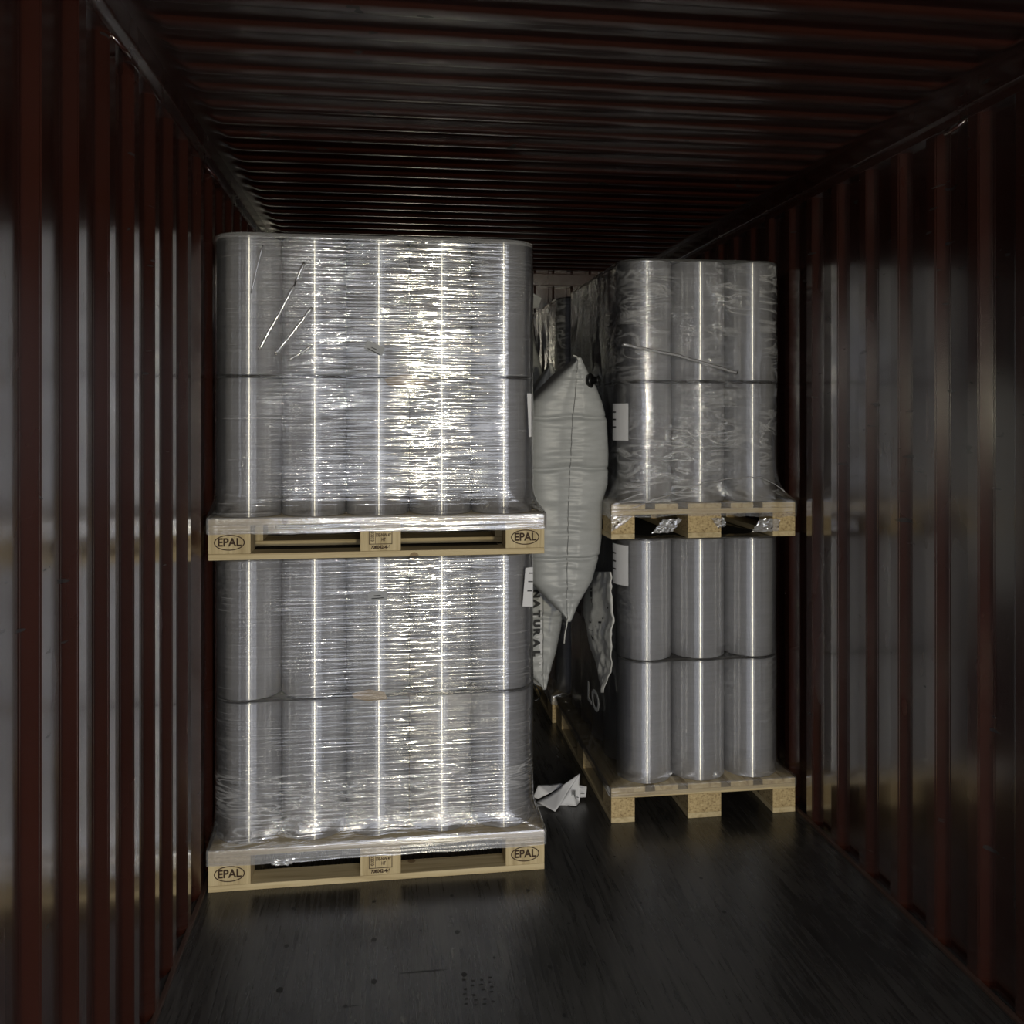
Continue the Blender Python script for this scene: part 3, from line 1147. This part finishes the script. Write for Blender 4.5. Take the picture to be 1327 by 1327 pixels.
YFL = LRY0 - RD / 2 - 0.014
o = quad_on_front('sticker', ((475.5, 441), (498.5, 450.5), (494, 461), (471, 452)), M['paper_grey'], wB, YFL, [((481, 449.5), (488, 452.8), (487.6, 453.8), (480.6, 450.5)), ((476, 450.8), (492, 459.2), (491.4, 460.2), (475.4, 451.8))])
o['label'] = 'small grey sticker under the film, tilted'
o = quad_on_front('sticker', ((476, 770), (480, 766.5), (501, 766), (501, 777), (476, 779)), M['paper_grey'], wA, YFL, [((484, 771.6), (493, 771), (493, 772.2), (484, 772.8)), ((481, 775.3), (497, 774), (497, 775.2), (481, 776.5))])
o['label'] = 'small grey sticker under the film'
o = quad_on_front('paper_label', ((680.5, 736), (690, 735), (690, 786), (676.5, 786)), M['paper'], wA, 3.298, [((685, 742), (690, 742), (690, 743.5), (685, 743.5)), ((684, 753), (690, 753), (690, 754.5), (684, 754.5)), ((683, 765), (689, 765), (689, 766.5), (683, 766.5))])
o['label'] = 'white paper label at the corner of the load'
o = quad_on_front('paper_label', ((682.5, 510), (688, 510), (688, 566), (685, 566)), M['paper'], wB, 3.298)
o['label'] = 'narrow white paper label at the corner of the load'


def corner_label(parent, cx, cy, r, a0, a1, z0, z1, nl=3):
    org_ = parent.location
    bm = bmesh.new()
    n = 14
    lo, hi = [], []
    for i in range(n + 1):
        a = R(a0 + (a1 - a0) * i / n)
        lo.append(bm.verts.new(Vector((cx + r * math.cos(a), cy + r * math.sin(a), z0)) - org_))
        hi.append(bm.verts.new(Vector((cx + r * math.cos(a), cy + r * math.sin(a), z1)) - org_))
    for i in range(n):
        bm.faces.new((lo[i], lo[i + 1], hi[i + 1], hi[i]))
    o = mesh_obj('paper_label', bm, M['paper'], parent, True)
    o['label'] = 'white paper label wrapped round the corner of the load'
    bm = bmesh.new()
    for k in range(nl):
        z = z1 - (z1 - z0) * (0.25 + 0.2 * k)
        q = []
        for i in range(5):
            a = R(a0 + (a1 - a0) * (0.05 + 0.3 * i / 4))
            q.append((cx + (r + 0.0012) * math.cos(a), cy + (r + 0.0012) * math.sin(a)))
        for i in range(4):
            bm.faces.new([bm.verts.new(Vector((x, y, zz)) - org_) for x, y, zz in ((*q[i], z), (*q[i + 1], z), (*q[i + 1], z + 0.006), (*q[i], z + 0.006))])
    mesh_obj('sticker_print', bm, M['print'], o)


ccx, ccy = RRX - RP, RRY0
for par, p0, p1 in ((wD, 523, 571), (wC, 706, 758)):
    corner_label(par, ccx, ccy, RD / 2 + 0.020, 180, 226, at_y(803, p1, 3.68).z, at_y(803, p0, 3.68).z)

# white letters printed on the film down the side of the narrow stack
text_obj('printed_letters', 'LO', 0.125, M['print_white'], wC, Matrix.Translation(at_x(768, 905, 0.958) - wC.location) @ Matrix(((0, 0, -1, 0), (-1, 0, 0, 0), (0, 1, 0, 0), (0, 0, 0, 1))), 0.003, 1.5)

# gathered rope of film slung across the top load of the narrow stack, and one along its foot
YFR = RRY0 - RD / 2 - 0.018


def strand(parent, pts, r, Y=YFR):
    bm = bmesh.new()
    P = []
    for i in range(len(pts) - 1):
        for k in range(6):
            f = k / 6
            x = pts[i][0] * (1 - f) + pts[i + 1][0] * f
            y = pts[i][1] * (1 - f) + pts[i + 1][1] * f
            q = at_y(x, y + 1.2 * noise.noise(Vector((x * 0.3, y, 1))), Y)
            P.append(q - parent.location)
    rad = [r * (0.7 + 0.6 * abs(noise.noise(Vector((i * 0.7, r * 100, 0))))) for i in range(len(P))]
    tube(bm, P, rad, 8)
    o = mesh_obj('film_strand', bm, M['film_layers'], parent, True)
    return o


strand(wD, ((806, 446), (820, 449), (850, 455), (880, 461), (910, 470), (940, 479), (958, 484)), 0.0095)
strand(wB, ((394, 340), (380, 372), (364, 402), (348, 430), (333, 458)), 0.0075, YFL)
strand(wB, ((404, 398), (388, 420), (370, 442), (353, 463)), 0.0085, YFL)
strand(wB, ((340, 318), (332, 350), (324, 385)), 0.003, YFL)
strand(wB, ((404, 448), (385, 460), (370, 468)), 0.005, YFL)
strand(wD, ((816, 660), (845, 648), (880, 637), (915, 625), (945, 620), (985, 618), (1005, 628), (1021, 641)), 0.0035)


def scrap(parent, pts, Y, seed, amp=0.012, nu=14, nv=14):
    """crumpled tongue of torn film hanging between four photo points"""
    bm = bmesh.new()
    gg = []
    for j in range(nv + 1):
        row = []
        for i in range(nu + 1):
            u, v = i / nu, j / nv
            a = [pts[0][k] * (1 - u) + pts[1][k] * u for k in (0, 1)]
            b = [pts[3][k] * (1 - u) + pts[2][k] * u for k in (0, 1)]
            x, y = (a[k] * (1 - v) + b[k] * v for k in (0, 1))
            q = at_y(x + 1.5 * noise.noise(Vector((u * 6, v * 6, seed))), y + 2 * noise.noise(Vector((u * 7, v * 3, seed + 3))), Y)
            q.y -= amp * abs(noise.noise(Vector((u * 5, v * 5, seed + 7)))) + amp * 0.6 * abs(noise.noise(Vector((u * 13, v * 13, seed))))
            row.append(bm.verts.new(q - parent.location))
        gg.append(row)
    for j in range(nv):
        for i in range(nu):
            bm.faces.new((gg[j][i], gg[j][i + 1], gg[j + 1][i + 1], gg[j + 1][i]))
    return mesh_obj('torn_film', bm, M['film_layers'], parent, True)


scrap(wD, ((858, 673), (884, 672), (870, 690), (844, 691)), 3.600, 1)
scrap(wD, ((920, 671), (939, 671), (940, 682), (930, 684)), 3.600, 2)
scrap(wD, ((985, 672), (1010, 672), (1008, 688), (972, 690)), 3.600, 3)
scrap(wD, ((791, 668), (820, 668), (812, 676), (792, 689)), 3.600, 4)
scrap(wA, ((350, 1114), (382, 1112), (378, 1120), (352, 1122)), 3.272, 5, 0.006)

# ------------------------------------------------------------------ crumpled paper on the floor in the gap
def on_floor(px, py, z=0.003):
    dep = 1166 * (1.68 - z) / (py - 538)
    lat = (px - 663) / 1166 * dep
    return Vector((lat * CT + dep * ST, dep * CT - lat * ST, z))


pb = on_floor(722, 1045, 0.0)
YP = pb.y
pt = thing('crumpled_paper', pb, 'crumpled white printed paper with a barcode, on the floor in the gap', 'paper')


def sheet(name, pts, mat, sub=4):
    bm = bmesh.new()
    vs_ = []
    for p in pts:
        q = on_floor(p[0], p[1]) if len(p) == 2 else at_y(p[0], p[1], p[2])
        vs_.append(bm.verts.new(q - pb))
    f = bm.faces.new(vs_)
    bmesh.ops.triangulate(bm, faces=[f])
    bmesh.ops.subdivide_edges(bm, edges=bm.edges[:], cuts=sub, use_grid_fill=True)
    for v in bm.verts:
        d = 0.004 * noise.noise(v.co * 22)
        v.co.y += d
        v.co.z = max(v.co.z, 0.0015)
    o = mesh_obj(name, bm, mat, pt, True)
    m_ = o.modifiers.new('thick', 'SOLIDIFY')
    m_.thickness = 0.001
    return o


sheet('paper_sheet', ((690, 1041), (692, 1045), (726, 1043.5), (735, 1043.5), (740, 1037, YP + 0.07), (712, 1036, YP + 0.09)), M['paper'])
sheet('paper_sheet', ((751.5, 1002.5, YP + 0.03), (740, 1020, YP + 0.02), (724.5, 1042.5), (746, 1044.5), (750.5, 1040), (752, 1026, YP + 0.02), (750, 1018, YP + 0.03)), M['paper'])
sheet('paper_sheet', ((751.5, 1002.5, YP + 0.035), (728, 1018, YP + 0.04), (712, 1030, YP + 0.03), (695, 1039, YP + 0.015), (719, 1052), (724.5, 1042.5, YP + 0.012), (738, 1022, YP + 0.02)), M['paper'])
sheet('paper_sheet', ((690, 1033, YP + 0.05), (697, 1018, YP + 0.06), (712, 1017, YP + 0.09), (726, 1015, YP + 0.08), (730, 1017, YP + 0.07), (710, 1029, YP + 0.04), (697, 1035, YP + 0.04)), M['paper'])
sheet('paper_sheet', ((749, 1017, YP + 0.045), (760, 1019.5, YP + 0.045), (758.5, 1033, YP + 0.04), (749, 1034, YP + 0.04)), M['paper'])
bm = bmesh.new()
for k in range(9):
    x = 740.3 + 0.6 * k
    w = (0.35, 0.2, 0.42, 0.25)[k % 4]
    bm.faces.new([bm.verts.new(at_y(px_, py_, YP + 0.006) - pb) for px_, py_ in ((x, 1024), (x + w, 1024), (x + w - 0.2, 1036.5), (x - 0.2, 1036.5))])
for px_, py_, w in ((753, 1022, 5), (752, 1028, 5), (747, 1033, 2.5)):
    bm.faces.new([bm.verts.new(at_y(a, b, YP + 0.01) - pb) for a, b in ((px_, py_), (px_ + w, py_ + 0.2), (px_ + w, py_ + 1), (px_, py_ + 0.8))])
mesh_obj('barcode', bm, M['print'], pt)

# creased tan paper edge showing between tiers under the film
M['kraft'] = simple('kraft_paper', (0.27, 0.205, 0.13), 0.7)
for par, pts in ((wB, ((497, 491), (512, 487), (528, 484.5), (545, 491), (562, 496), (548, 500), (522, 503), (503, 500))),
                 (wA, ((455, 899), (478, 893), (498, 897), (502, 906), (478, 909), (459, 905)))):
    bm = bmesh.new()
    bm.faces.new([bm.verts.new(at_y(x, y, YFL + 0.0115) - par.location) for x, y in pts])
    o = mesh_obj('kraft_edge', bm, M['kraft'], par)
    o['label'] = 'creased tan paper edge under the film'
    md = o.modifiers.new('thick', 'SOLIDIFY')
    md.thickness = 0.001
